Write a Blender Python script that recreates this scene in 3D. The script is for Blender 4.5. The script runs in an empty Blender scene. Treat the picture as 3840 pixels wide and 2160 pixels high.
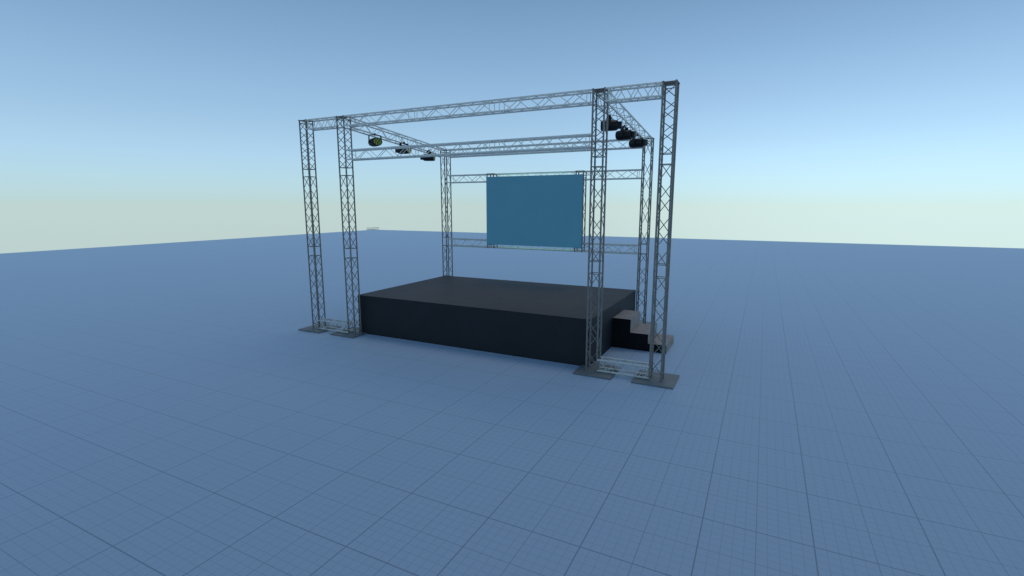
import bpy, bmesh, math, random
from mathutils import Vector, Matrix
random.seed(3)
S = bpy.context.scene
C = S.collection
R = math.radians

# ------------------------------------------------------------------ render / view
S.render.engine = 'CYCLES'
S.view_settings.view_transform = 'Standard'
S.view_settings.look = 'None'
S.view_settings.exposure = 0
S.view_settings.gamma = 1
S.view_settings.use_curve_mapping = False
S.render.resolution_x = 1024
S.render.resolution_y = 576

# ------------------------------------------------------------------ camera
cam = bpy.data.cameras.new('camera')
co = bpy.data.objects.new('camera', cam); C.objects.link(co)
co.location = (1.348, -7.126, 3.225)
co.rotation_euler = (R(90 - 9.492), 0, R(26.691))
cam.sensor_width = 36
cam.lens = 1870.6 / 3840 * 36
cam.clip_start = 0.05; cam.clip_end = 1000
S.camera = co

# ------------------------------------------------------------------ materials
def lin(r, g, b):
    f = lambda c: (c / 255 / 12.92) if c / 255 <= 0.04045 else ((c / 255 + 0.055) / 1.055) ** 2.4
    return (f(r), f(g), f(b), 1)

def mat(name, base, rough=0.5, metal=0.0, var=0.0, scale=6.0, bump=0.0, bscale=40.0, spec=0.5, stretch=None):
    m = bpy.data.materials.new(name); m.use_nodes = True
    nt = m.node_tree; N = nt.nodes; L = nt.links
    p = N['Principled BSDF']
    p.inputs['Roughness'].default_value = rough
    p.inputs['Metallic'].default_value = metal
    p.inputs['Specular IOR Level'].default_value = spec
    tc = N.new('ShaderNodeTexCoord')
    mp = N.new('ShaderNodeMapping'); L.new(tc.outputs['Object'], mp.inputs['Vector'])
    if stretch: mp.inputs['Scale'].default_value = stretch
    nz = N.new('ShaderNodeTexNoise'); nz.inputs['Scale'].default_value = scale; nz.inputs['Detail'].default_value = 6
    L.new(mp.outputs[0], nz.inputs['Vector'])
    cr = N.new('ShaderNodeValToRGB')
    cr.color_ramp.elements[0].position = 0.3; cr.color_ramp.elements[1].position = 0.7
    cr.color_ramp.elements[0].color = tuple(c * (1 - var) for c in base[:3]) + (1,)
    cr.color_ramp.elements[1].color = tuple(min(1, c * (1 + var)) for c in base[:3]) + (1,)
    L.new(nz.outputs['Fac'], cr.inputs['Fac']); L.new(cr.outputs['Color'], p.inputs['Base Color'])
    if bump:
        n2 = N.new('ShaderNodeTexNoise'); n2.inputs['Scale'].default_value = bscale; n2.inputs['Detail'].default_value = 5
        L.new(mp.outputs[0], n2.inputs['Vector'])
        b = N.new('ShaderNodeBump'); b.inputs['Strength'].default_value = bump; b.inputs['Distance'].default_value = 0.01
        L.new(n2.outputs['Fac'], b.inputs['Height']); L.new(b.outputs[0], p.inputs['Normal'])
    return m

M = {}
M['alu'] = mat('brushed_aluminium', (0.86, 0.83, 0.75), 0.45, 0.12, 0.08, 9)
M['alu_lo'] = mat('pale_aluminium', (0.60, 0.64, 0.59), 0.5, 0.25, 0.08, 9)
M['dark_metal'] = mat('dark_reflection_metal', (0.235, 0.222, 0.198), 0.45, 0.25, 0.10, 9)  # darker base colour standing in for the upright trusses' dark reflections
M['plate'] = mat('painted_steel_plate', (0.185, 0.205, 0.200), 0.6, 0.1, 0.07, 5, 0.05, 60)
M['cap'] = mat('brown_cap_plate', (0.30, 0.235, 0.20), 0.6, 0.1, 0.1, 8)  # brown tone, lighter than the base plates
M['skirt'] = mat('black_skirt_cloth', (0.016, 0.018, 0.021), 0.62, 0, 0.18, 3, 0.10, 90, 0.35)
M['deck'] = mat('black_deck_board', (0.052, 0.040, 0.034), 0.6, 0, 0.12, 2.2, 0.35, 30, 0.3)
M['stepside'] = mat('black_step_panel', (0.006, 0.007, 0.009), 0.7, 0, 0.2, 3, 0, 40, 0.2)
M['tread'] = mat('sunlit_tread_tone', (0.34, 0.285, 0.245), 0.6, 0, 0.16, 7, 0.3, 30, 0.3)  # sunlight on the black steps put into a lighter brown board colour
M['black'] = mat('black_lamp_metal', (0.008, 0.009, 0.011), 0.5, 0, 0.15, 20, 0, 40, 0.35)
M['lens'] = mat('green_lens', (0.56, 0.62, 0.04), 0.3, 0, 0.08, 30, 0, 40, 0.5)
M['lens_rim'] = mat('dark_lens_rim', (0.02, 0.028, 0.012), 0.4, 0, 0.1, 30)

# led face: rows and columns of diodes on a teal blue screen that glows weakly
def screen_mat():
    m = bpy.data.materials.new('blue_led_face'); m.use_nodes = True
    nt = m.node_tree; N = nt.nodes; L = nt.links
    p = N['Principled BSDF']; p.inputs['Roughness'].default_value = 0.7
    tc = N.new('ShaderNodeTexCoord'); sp = N.new('ShaderNodeSeparateXYZ'); L.new(tc.outputs['Object'], sp.inputs[0])
    def wave(out):
        a = N.new('ShaderNodeMath'); a.operation = 'MULTIPLY'; a.inputs[1].default_value = 2 * math.pi / 0.036; L.new(out, a.inputs[0])
        s = N.new('ShaderNodeMath'); s.operation = 'SINE'; L.new(a.outputs[0], s.inputs[0]); return s
    wx = wave(sp.outputs['X']); wz = wave(sp.outputs['Z'])
    ad = N.new('ShaderNodeMath'); ad.operation = 'ADD'; L.new(wx.outputs[0], ad.inputs[0]); L.new(wz.outputs[0], ad.inputs[1])
    nz = N.new('ShaderNodeTexNoise'); nz.inputs['Scale'].default_value = 1.3; L.new(tc.outputs['Object'], nz.inputs['Vector'])
    mr = N.new('ShaderNodeMath'); mr.operation = 'MULTIPLY_ADD'; mr.inputs[1].default_value = 0.11; mr.inputs[2].default_value = 0.5
    L.new(ad.outputs[0], mr.inputs[0])
    m2 = N.new('ShaderNodeMath'); m2.operation = 'MULTIPLY_ADD'; m2.inputs[1].default_value = 0.35; L.new(nz.outputs['Fac'], m2.inputs[0]); L.new(mr.outputs[0], m2.inputs[2])
    cr = N.new('ShaderNodeValToRGB'); L.new(m2.outputs[0], cr.inputs['Fac'])
    cr.color_ramp.elements[0].position = 0.3; cr.color_ramp.elements[0].color = lin(39, 90, 122)
    cr.color_ramp.elements[1].position = 1.0; cr.color_ramp.elements[1].color = lin(51, 103, 132)
    L.new(cr.outputs['Color'], p.inputs['Emission Color']); p.inputs['Emission Strength'].default_value = 0.84
    p.inputs['Base Color'].default_value = (0.012, 0.03, 0.045, 1)
    return m
M['screen'] = screen_mat()
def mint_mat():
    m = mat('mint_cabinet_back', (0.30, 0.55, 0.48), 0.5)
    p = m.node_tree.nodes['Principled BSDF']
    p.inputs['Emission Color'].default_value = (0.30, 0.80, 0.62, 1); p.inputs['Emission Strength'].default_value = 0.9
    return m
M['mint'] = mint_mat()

# ground: blue sheet ruled every 1 m, 0.5 m and 0.1 m
def ground_mat():
    m = bpy.data.materials.new('blue_ruled_floor'); m.use_nodes = True
    nt = m.node_tree; N = nt.nodes; L = nt.links
    p = N['Principled BSDF']
    tc = N.new('ShaderNodeTexCoord'); sp = N.new('ShaderNodeSeparateXYZ'); L.new(tc.outputs['Object'], sp.inputs[0])
    def math_(op, a, b=None, c=None):
        n = N.new('ShaderNodeMath'); n.operation = op
        for i, v in enumerate((a, b, c)):
            if v is None: continue
            if isinstance(v, (int, float)): n.inputs[i].default_value = v
            else: L.new(v, n.inputs[i])
        return n.outputs[0]
    def line(axis, period, width):
        q = math_('PINGPONG', axis, period / 2)           # distance to nearest multiple of period
        return math_('LESS_THAN', q, width / 2)
    def grid(period, width):
        return math_('MAXIMUM', line(sp.outputs['X'], period, width), line(sp.outputs['Y'], period, width))
    g1, g5, g01 = grid(1.0, 0.013), grid(0.5, 0.009), grid(0.1, 0.0075)
    f = math_('MAXIMUM', math_('MULTIPLY', g1, 0.58), math_('MAXIMUM', math_('MULTIPLY', g5, 0.42), math_('MULTIPLY', g01, 0.21)))
    nz = N.new('ShaderNodeTexNoise'); nz.inputs['Scale'].default_value = 0.35; nz.inputs['Detail'].default_value = 4
    L.new(tc.outputs['Object'], nz.inputs['Vector'])
    base = N.new('ShaderNodeMix'); base.data_type = 'RGBA'
    base.inputs['A'].default_value = (0.318, 0.452, 0.570, 1); base.inputs['B'].default_value = (0.331, 0.466, 0.585, 1)
    L.new(nz.outputs['Fac'], base.inputs['Factor'])
    mx = N.new('ShaderNodeMix'); mx.data_type = 'RGBA'; L.new(f, mx.inputs['Factor'])
    L.new(base.outputs['Result'], mx.inputs['A']); mx.inputs['B'].default_value = (0.060, 0.095, 0.155, 1)
    L.new(mx.outputs['Result'], p.inputs['Base Color'])
    p.inputs['Roughness'].default_value = 0.6
    p.inputs['Specular IOR Level'].default_value = 0.5
    p.inputs['Sheen Weight'].default_value = 0.62; p.inputs['Sheen Roughness'].default_value = 0.45; p.inputs['Sheen Tint'].default_value = (0.78, 0.88, 1.0, 1)
    return m
M['ground'] = ground_mat()

# ------------------------------------------------------------------ object helpers
def tag(o, label=None, cat=None, group=None, kind=None):
    if label: o['label'] = label
    if cat: o['category'] = cat
    if group: o['group'] = group
    if kind: o['kind'] = kind
    return o

def empty(name, loc=(0, 0, 0), rz=0):
    o = bpy.data.objects.new(name, None); C.objects.link(o)
    o.location = loc; o.rotation_euler = (0, 0, rz); o.empty_display_size = 0.1
    return o

class MB:
    def __init__(self): self.bm = bmesh.new()
    def tube(self, a, b, r, n=8, r2=None):
        a, b = Vector(a), Vector(b); d = b - a
        q = Vector((0, 0, 1)).rotation_difference(d.normalized())
        mtx = Matrix.Translation((a + b) / 2) @ q.to_matrix().to_4x4()
        bmesh.ops.create_cone(self.bm, cap_ends=True, segments=n, radius1=r, radius2=r if r2 is None else r2, depth=d.length, matrix=mtx)
        return self
    def box(self, lo, hi, bevel=0.0):
        lo, hi = Vector(lo), Vector(hi)
        res = bmesh.ops.create_cube(self.bm, size=1, matrix=Matrix.Translation((lo + hi) / 2) @ Matrix.Diagonal((*(hi - lo), 1)))
        if bevel:
            es = list({e for v in res['verts'] for e in v.link_edges})
            bmesh.ops.bevel(self.bm, geom=es, offset=bevel, segments=2, affect='EDGES', profile=0.5)
        return self
    def lathe(self, prof, n=32, cap=True):     # profile of (x, r) turned round the X axis
        rings = []
        for x, r in prof:
            rings.append([self.bm.verts.new((x, r * math.cos(2 * math.pi * k / n), r * math.sin(2 * math.pi * k / n))) for k in range(n)])
        for a, b in zip(rings, rings[1:]):
            for k in range(n):
                self.bm.faces.new((a[k], a[(k + 1) % n], b[(k + 1) % n], b[k]))
        if cap:
            self.bm.faces.new(list(reversed(rings[0]))); self.bm.faces.new(rings[-1])
        return self
    def build(self, name, m, parent=None, smooth=True):
        bmesh.ops.recalc_face_normals(self.bm, faces=self.bm.faces[:])
        me = bpy.data.meshes.new(name); self.bm.to_mesh(me); self.bm.free()
        me.materials.append(m)
        if smooth:
            me.polygons.foreach_set('use_smooth', [True] * len(me.polygons))
            try: me.set_sharp_from_angle(angle=R(40))
            except Exception: pass
        o = bpy.data.objects.new(name, me); C.objects.link(o)
        if parent: o.parent = parent
        return o

# ------------------------------------------------------------------ truss
W = 0.213          # chord spacing
RC = 0.0172        # chord radius
RB = 0.0072        # brace radius

def add_bends(mb, p, inward, length_dir):
    pass

def truss(root, corners, axis, cuts, insets, material, first_ring=True):
    """corners: four local points P0..P3 in order round the section, axis: unit vector, cuts: stations along it,
    insets: distance of the end frames from the stations of every segment (start, end)"""
    ax = Vector(axis)
    P = [Vector(c) for c in corners]
    for p in P:
        MB().tube(p + ax * cuts[0], p + ax * cuts[-1], RC, 14).build('chord', material, root)
    for i in range(4):
        a, b = P[i], P[(i + 1) % 4]
        s = (b - a).normalized() * (RC * 0.6)
        for k in range(len(cuts) - 1):
            mb = MB()                                   # one zigzag panel per bay and face
            u0, u1 = cuts[k] + insets[k][0], cuts[k + 1] - insets[k][1]
            for u in (u0, u1):
                mb.tube(a + ax * u, b + ax * u, RB, 8)
            st = (u1 - u0) / 6
            g = min(0.018, st * 0.1)
            path = []
            for j in range(7):
                q = (b - s) if j % 2 == 0 else (a + s)
                if j > 0: path.append(q + ax * (u0 + st * j - g))
                if j < 6: path.append(q + ax * (u0 + st * j + g))
            path[0] -= ax * g; path[-1] += ax * g
            for q0, q1 in zip(path, path[1:]):
                mb.tube(q0, q1, RB, 8)
            mb.build('lattice', material, root)
    for c in cuts[1:-1]:
        for p in P:
            mb = MB()
            mb.tube(p + ax * (c - 0.028), p + ax * (c + 0.028), RC + 0.0010, 14)
            t = Vector((0.0195, 0, 0)) if abs(ax.x) < 0.5 else Vector((0, 0, 0.0195))
            mb.tube(p + ax * c - t, p + ax * c + t, 0.0045, 8)
            mb.build('coupler', material, root)

def tower(name, x, y, z0, z1, joints, label, plate=None, cap=True, cat='truss tower', group='standing truss towers', insets=None):
    root = empty(name, (x + W / 2, y + W / 2, 0))
    tag(root, label, cat, group)
    h = W / 2
    corners = [(-h, -h, 0), (h, -h, 0), (h, h, 0), (-h, h, 0)]
    cuts = [z0] + joints + [z1]
    if insets is None:
        insets = [(0.13, 0.118), (0.118, 0.09), (0.09, 0.083)][:len(cuts) - 1]
    truss(root, corners, (0, 0, 1), cuts, insets, M['dark_metal'])
    if plate:
        x0, x1, y0, y1 = plate
        MB().box((x0 - x - h, y0 - y - h, 0.002), (x1 - x - h, y1 - y - h, 0.032), 0.002).build('base_plate', M['plate'], root, False)
    if cap:
        e = h + 0.024
        MB().box((-e, -e, z1 - 0.026), (e, e, z1 - 0.014), 0.001).build('cap_plate', M['cap'], root, False)
    return root

YF = 1.888
XL1, XL2, XR1, XR2 = -9.003, -7.767, -1.562, -0.346
YB = 6.085
ZT, ZB = 5.268, 4.905

tower('truss_tower', XL1, YF, 0.03, ZT, [2.052, 3.999], 'leftmost dark lattice tower of the front row, standing clear of the stage', (-9.285, -8.535, 1.645, 2.395))
tower('truss_tower', XL2, YF, 0.03, ZT, [2.052, 3.999], 'dark lattice tower touching the front left corner of the black stage', (-8.185, -7.435, 1.68, 2.43))
tower('truss_tower', XR1, YF, 0.03, ZT, [2.052, 3.999], 'dark lattice tower in front of the front right corner of the black stage', (-1.745, -1.005, 1.63, 2.405))
tower('truss_tower', XR2, YF, 0.03, ZT, [2.052, 3.999], 'nearest and tallest looking lattice tower, rightmost, in front of the steps', (-0.627, 0.117, 1.655, 2.405))
tower('truss_tower', XL2, YB, 0.03, ZB, [2.07], 'slim lattice tower rising behind the back left corner of the stage', (-8.035, -7.285, YB - .26, YB + .49), insets=[(0.13, 0.13), (0.13, 0.09)])
tower('truss_tower', XR1, YB, 0.03, ZB, [2.07], 'slim lattice tower behind the back right corner of the stage, just past the steps', (-1.83, -1.08, YB - .26, YB + .49), insets=[(0.13, 0.13), (0.13, 0.09)])

XC0 = XL2 + W + 0.004; XC1 = XR1 - 0.004

def beam_x(x0, x1, y, ztop, cuts, label, material=None, inset=0.112, group='horizontal trusses of the stage frame'):
    root = empty('lattice_truss', (x0, y, ztop - W)); tag(root, label, 'truss', group)
    corners = [(0, 0, W), (0, W, W), (0, W, 0), (0, 0, 0)]      # front-top, back-top, back-bottom, front-bottom
    truss(root, corners, (1, 0, 0), [c - x0 for c in cuts], [(inset, inset)] * (len(cuts) - 1), material or M['alu'])
    return root

three = [XC0, -5.565, -3.574, XC1]
beam_x(XC0, XC1, YF, 5.247, three, 'long highest front truss spanning between the two inner front towers')
beam_x(XC0, XC1, YF, 4.480, three, 'long front truss just below the highest one, between the two inner front towers')
beam_x(XC0, XC1, YB, 4.885, three, 'long top truss across the back between the two rear towers')
beam_x(XC0, XC1, YB, 4.110, three, 'rear truss running along the top edge of the blue screen')
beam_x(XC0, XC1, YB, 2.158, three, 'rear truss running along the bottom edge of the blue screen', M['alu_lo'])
beam_x(XL1 + W + .004, XL2 - .004, YF, 5.247, [XL1 + W + .004, XL2 - .004], 'short high truss joining the tops of the two left front towers', inset=0.06)
beam_x(XR1 + W + .004, XR2 - .004, YF, 5.247, [XR1 + W + .004, XR2 - .004], 'short high truss joining the tops of the two right front towers', inset=0.06)
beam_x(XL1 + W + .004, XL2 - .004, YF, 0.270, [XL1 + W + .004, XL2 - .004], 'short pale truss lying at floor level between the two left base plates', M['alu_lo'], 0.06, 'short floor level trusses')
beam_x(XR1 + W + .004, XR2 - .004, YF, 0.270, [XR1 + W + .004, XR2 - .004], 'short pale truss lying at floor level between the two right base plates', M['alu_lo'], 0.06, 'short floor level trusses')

def beam_y(x, label):
    ya, yb = YF + W + 0.004, YB - 0.004
    za, zb = 5.247, 4.885
    root = empty('lattice_truss', (x, ya, za - W)); tag(root, label, 'truss', 'sloping side trusses')
    d = Vector((0, yb - ya, zb - za)); ln = d.length; ax = d.normalized()
    up = Vector((0, -ax.z, ax.y))
    o = Vector((0, 0, 0))
    corners = [o, o + up * W, o + up * W + Vector((W, 0, 0)), o + Vector((W, 0, 0))]
    truss(root, corners, tuple(ax), [0.0, ln / 2, ln], [(0.112, 0.112)] * 2, M['alu'])
beam_y(XL2, 'left side truss sloping to the rear, carrying the lamps with green lenses')
beam_y(XR1, 'right side truss sloping to the rear, carrying three lamps seen from behind')

# ------------------------------------------------------------------ screen and the two short masts behind it
for x, lab in ((-6.099, 'short lattice mast behind the left edge of the blue screen'), (-3.325, 'short lattice mast behind the right edge of the blue screen')):
    root = empty('screen_mast', (x + W / 2, YB - 0.040 + W / 2, 0)); tag(root, lab, 'truss mast', 'short masts holding the screen')
    h = W / 2
    truss(root, [(-h, -h, 0), (h, -h, 0), (h, h, 0), (-h, h, 0)], (0, 0, 1), [1.925, 4.125], [(0.11, 0.11)], M['dark_metal'])
    e = h + 0.018
    MB().box((-e, -e, 4.127), (e, e, 4.133)).build('cap_plate', M['cap'], root, False)

scr = empty('led_screen', (-4.605, 6.0, 2.044))
tag(scr, 'large blank teal blue LED screen hung between two rear trusses', 'screen')
MB().box((-1.495, -0.008, 0.0), (1.495, 0.000, 1.988)).build('display', M['screen'], scr, False)
MB().box((-1.493, 0.0005, 0.002), (1.493, 0.016, 1.986)).build('cabinet_frame', M['black'], scr, False)
MB().box((-1.20, 0.0165, 0.02), (1.20, 0.0175, 1.968)).build('cabinet_back', M['mint'], scr, False)

# ------------------------------------------------------------------ stage and steps
SX0, SX1, SY0, SY1, SH = -7.673, -1.587, 2.168, 6.053, 0.984
st = empty('stage_platform', ((SX0 + SX1) / 2, (SY0 + SY1) / 2, 0))
tag(st, 'wide low black stage platform with a plain skirt and bare deck', 'stage')
hx, hy = (SX1 - SX0) / 2, (SY1 - SY0) / 2
MB().box((-hx, -hy, 0.001), (hx, hy, SH - 0.006)).build('skirt', M['skirt'], st, False)
MB().box((-hx - .001, -hy - .001, SH - 0.006), (hx + .001, hy + .001, SH), 0.001).build('deck', M['deck'], st, False)

sp = empty('stage_steps', (-1.583, 3.806, 0))
tag(sp, 'three black steps with treads coloured sunlit brown against the right side of the stage', 'steps')
D = 0.977
xs = [0.0, 0.415, 0.813, 1.214]; hs = [0.688, 0.390, 0.187]
t = 0.005
bm = MB()
prof = [(0, 0.001), (xs[3] - t, 0.001), (xs[3] - t, hs[2] - t), (xs[2] - t, hs[2] - t), (xs[2] - t, hs[1] - t), (xs[1] - t, hs[1] - t), (xs[1] - t, hs[0] - t), (0, hs[0] - t)]
va = [bm.bm.verts.new((x, 0, z)) for x, z in prof]; vb = [bm.bm.verts.new((x, D, z)) for x, z in prof]
bm.bm.faces.new(va); bm.bm.faces.new(list(reversed(vb)))
for k in range(len(prof)):
    bm.bm.faces.new((va[k], vb[k], vb[(k + 1) % 8], va[(k + 1) % 8]))
bm.build('side_panel', M['stepside'], sp, False)
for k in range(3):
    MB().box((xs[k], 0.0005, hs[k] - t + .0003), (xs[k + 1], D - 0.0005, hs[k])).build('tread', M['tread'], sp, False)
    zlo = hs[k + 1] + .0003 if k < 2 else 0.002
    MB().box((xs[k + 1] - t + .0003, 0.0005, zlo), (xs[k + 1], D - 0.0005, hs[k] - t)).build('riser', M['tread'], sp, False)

# ------------------------------------------------------------------ lamps
def make_lamp():
    root = empty('stage_light'); OV = 1.34
    h = MB()
    h.lathe([(-0.172, 0.072), (-0.170, 0.080), (-0.145, 0.096), (-0.130, 0.100), (-0.05, 0.103), (0.05, 0.104), (0.12, 0.102), (0.148, 0.097), (0.158, 0.091), (0.1585, 0.084), (0.150, 0.083)], 36)
    bmesh.ops.scale(h.bm, vec=(1, OV, 1), verts=h.bm.verts[:])
    h.build('housing', M['black'], root)
    r = MB()
    r.box((-0.247, -0.068, -0.064), (-0.166, 0.068, 0.064), 0.008)
    r.build('rear_box', M['black'], root)
    lp = MB(); lp.lathe([(0.144, 0.083), (0.1545, 0.083)], 36)
    bmesh.ops.scale(lp.bm, vec=(1, OV, 1), verts=lp.bm.verts[:]); lp.build('lens_panel', M['lens_rim'], root)
    pts = [(0.066 * OV * math.cos(R(22.5 + 45 * k)), 0.064 * math.sin(R(22.5 + 45 * k))) for k in range(8)]
    pts += [(0.029 * OV * math.cos(R(90 + 120 * k)), 0.027 * math.sin(R(90 + 120 * k))) for k in range(3)]
    for (py, pz) in pts:
        l = MB(); l.lathe([(0.154, 0.0172), (0.159, 0.0166), (0.162, 0.012), (0.1635, 0.004)], 16)
        lo = l.build('lens', M['lens'], root); lo.location = (0, py, pz)
    y = MB()                                     # U bracket
    for s in (-1, 1):
        y.box((-0.036, s * 0.158 - 0.004, -0.030), (0.036, s * 0.158 + 0.004, 0.140), 0.001)
        y.tube((0, s * 0.130, 0), (0, s * 0.172, 0), 0.022, 16)
        # slanted shoulder of the bracket
        for k in range(5):
            a0, a1 = R(90 * k / 5), R(90 * (k + 1) / 5)
            p0 = (s * (0.128 + 0.030 * math.cos(a0)), 0.140 + 0.030 * math.sin(a0)); p1 = (s * (0.128 + 0.030 * math.cos(a1)), 0.140 + 0.030 * math.sin(a1))
            vs = [y.bm.verts.new((xx, p[0], p[1])) for p in (p0, p1) for xx in (-0.036, 0.036)]
            y.bm.faces.new((vs[0], vs[1], vs[3], vs[2]))
    y.box((-0.036, -0.130, 0.166), (0.036, 0.130, 0.174), 0.001)
    y.build('yoke', M['black'], root)
    c = MB()
    c.box((-0.020, -0.020, 0.172), (0.020, 0.020, 0.215), 0.006)
    c.tube((-0.026, 0, 0.196), (0.026, 0, 0.196), 0.007, 10)
    c.build('hanging_clamp', M['black'], root)
    return root

lamps = [
    ((-7.535, 2.90, 4.770), -26, 'black stage lamp whose full round face of green lenses is turned to the viewer'),
    ((-7.51, 4.00, 4.680), 4, 'middle lamp on the left side truss, half hidden behind the lower front truss'),
    ((-7.49, 5.10, 4.575), 22, 'rearmost lamp on the left side truss, close to the back left tower'),
    ((-1.544, 2.90, 4.766), 193, 'side on black lamp partly hidden by the inner right front tower'),
    ((-1.520, 4.00, 4.711), 176, 'middle black lamp of the three on the right side truss'),
    ((-1.485, 5.10, 4.655), 160, 'rearmost black lamp on the right side truss, just before the back right tower'),
]
proto = make_lamp()
kids = list(proto.children)
for i, (loc, yaw, lab) in enumerate(lamps):
    if i == 0: o = proto
    else:
        o = proto.copy(); C.objects.link(o)
        for ch in kids:
            c = ch.copy(); C.objects.link(c); c.parent = o
    o.location = loc; o.rotation_euler = (0, 0, R(yaw))
    tag(o, lab, 'stage light', 'stage lights on the side trusses')

# ------------------------------------------------------------------ far stray truss by the corner of the floor
far = empty('lattice_truss', (-44.0 - W / 2, 41.8, 0.045)); tag(far, 'tiny distant truss piece lying alone at the far corner of the blue floor', 'truss')
truss(far, [(0, 0, 0), (0, 0, W), (W, 0, W), (W, 0, 0)], (0, 1, 0), [0.0, 2.2], [(0.11, 0.11)], M['dark_metal'])

# ------------------------------------------------------------------ ground
gm = bpy.data.meshes.new('ground')
gm.from_pydata([(-44.1, -44, 0), (44, -44, 0), (44, 43.3, 0), (-44.1, 43.3, 0)], [], [(0, 1, 2, 3)])
gm.materials.append(M['ground'])
g = bpy.data.objects.new('ground', gm); C.objects.link(g); g['kind'] = 'structure'

# ------------------------------------------------------------------ world: clear sky paling towards the horizon
SUN_AZ = 1.0       # degrees to the right of +Y
SUN_EL = 69.0
w = bpy.data.worlds.new('World'); S.world = w; w.use_nodes = True
nt = w.node_tree; N = nt.nodes; L = nt.links
bg = N['Background']
tc = N.new('ShaderNodeTexCoord'); sx = N.new('ShaderNodeSeparateXYZ'); L.new(tc.outputs['Generated'], sx.inputs[0])
mr = N.new('ShaderNodeMapRange'); mr.inputs['From Min'].default_value = -0.25; mr.inputs['From Max'].default_value = 0.75
L.new(sx.outputs['Z'], mr.inputs['Value'])
cr = N.new('ShaderNodeValToRGB'); L.new(mr.outputs[0], cr.inputs['Fac'])
stops = [(-0.25, (184, 202, 199)), (-0.015, (192, 214, 211)), (0.000, (192, 214, 210)), (0.004, (189, 215, 214)), (0.018, (187, 217, 222)), (0.045, (184, 219, 232)),
         (0.085, (176, 214, 239)), (0.13, (164, 202, 232)), (0.178, (153, 191, 225)), (0.262, (135, 173, 211)), (0.35, (117, 155, 193)), (0.55, (88, 124, 164)), (0.75, (72, 105, 146))]
el = cr.color_ramp.elements
while len(el) > 1: el.remove(el[0])
el[0].position = stops[0][0] + 0.25; el[0].color = lin(*stops[0][1])
for z, c in stops[1:]:
    e = el.new(z + 0.25); e.color = lin(*c)
# brighter towards the sun's side
dp = N.new('ShaderNodeVectorMath'); dp.operation = 'DOT_PRODUCT'; L.new(tc.outputs['Generated'], dp.inputs[0])
dp.inputs[1].default_value = (math.sin(R(45)), math.cos(R(45)), 0)
ma = N.new('ShaderNodeMapRange'); ma.interpolation_type = 'SMOOTHSTEP'
ma.inputs['From Min'].default_value = 0.25; ma.inputs['From Max'].default_value = 0.90
ma.inputs['To Min'].default_value = 0.0; ma.inputs['To Max'].default_value = 0.30; L.new(dp.outputs['Value'], ma.inputs['Value'])
hz = N.new('ShaderNodeMapRange'); hz.inputs['From Min'].default_value = 0.02; hz.inputs['From Max'].default_value = 0.38
hz.inputs['To Min'].default_value = 1.0; hz.inputs['To Max'].default_value = 0.0; L.new(sx.outputs['Z'], hz.inputs['Value'])
pw = N.new('ShaderNodeMath'); pw.operation = 'MULTIPLY_ADD'; L.new(ma.outputs[0], pw.inputs[0]); L.new(hz.outputs[0], pw.inputs[1]); pw.inputs[2].default_value = 1.0
sc = N.new('ShaderNodeVectorMath'); sc.operation = 'SCALE'; L.new(cr.outputs['Color'], sc.inputs[0]); L.new(pw.outputs[0], sc.inputs['Scale'])
sky = N.new('ShaderNodeTexSky'); sky.sky_type = 'NISHITA'; sky.sun_disc = False
sky.sun_elevation = R(SUN_EL); sky.sun_rotation = R(SUN_AZ)
sk = N.new('ShaderNodeVectorMath'); sk.operation = 'SCALE'; L.new(sky.outputs['Color'], sk.inputs[0]); sk.inputs['Scale'].default_value = 0.10
mix = N.new('ShaderNodeMix'); mix.data_type = 'RGBA'; mix.inputs['Factor'].default_value = 0.02
L.new(sc.outputs[0], mix.inputs['A']); L.new(sk.outputs[0], mix.inputs['B'])
L.new(mix.outputs['Result'], bg.inputs['Color']); bg.inputs['Strength'].default_value = 1.0

sun = bpy.data.lights.new('sun', 'SUN'); sun.energy = 0.5; sun.angle = R(24.0); sun.color = (1.0, 0.88, 0.76)
so = bpy.data.objects.new('sun', sun); C.objects.link(so)
d = Vector((math.sin(R(SUN_AZ)) * math.cos(R(SUN_EL)), math.cos(R(SUN_AZ)) * math.cos(R(SUN_EL)), math.sin(R(SUN_EL))))
so.rotation_euler = d.to_track_quat('Z', 'Y').to_euler()
so.location = (0, 20, 20)
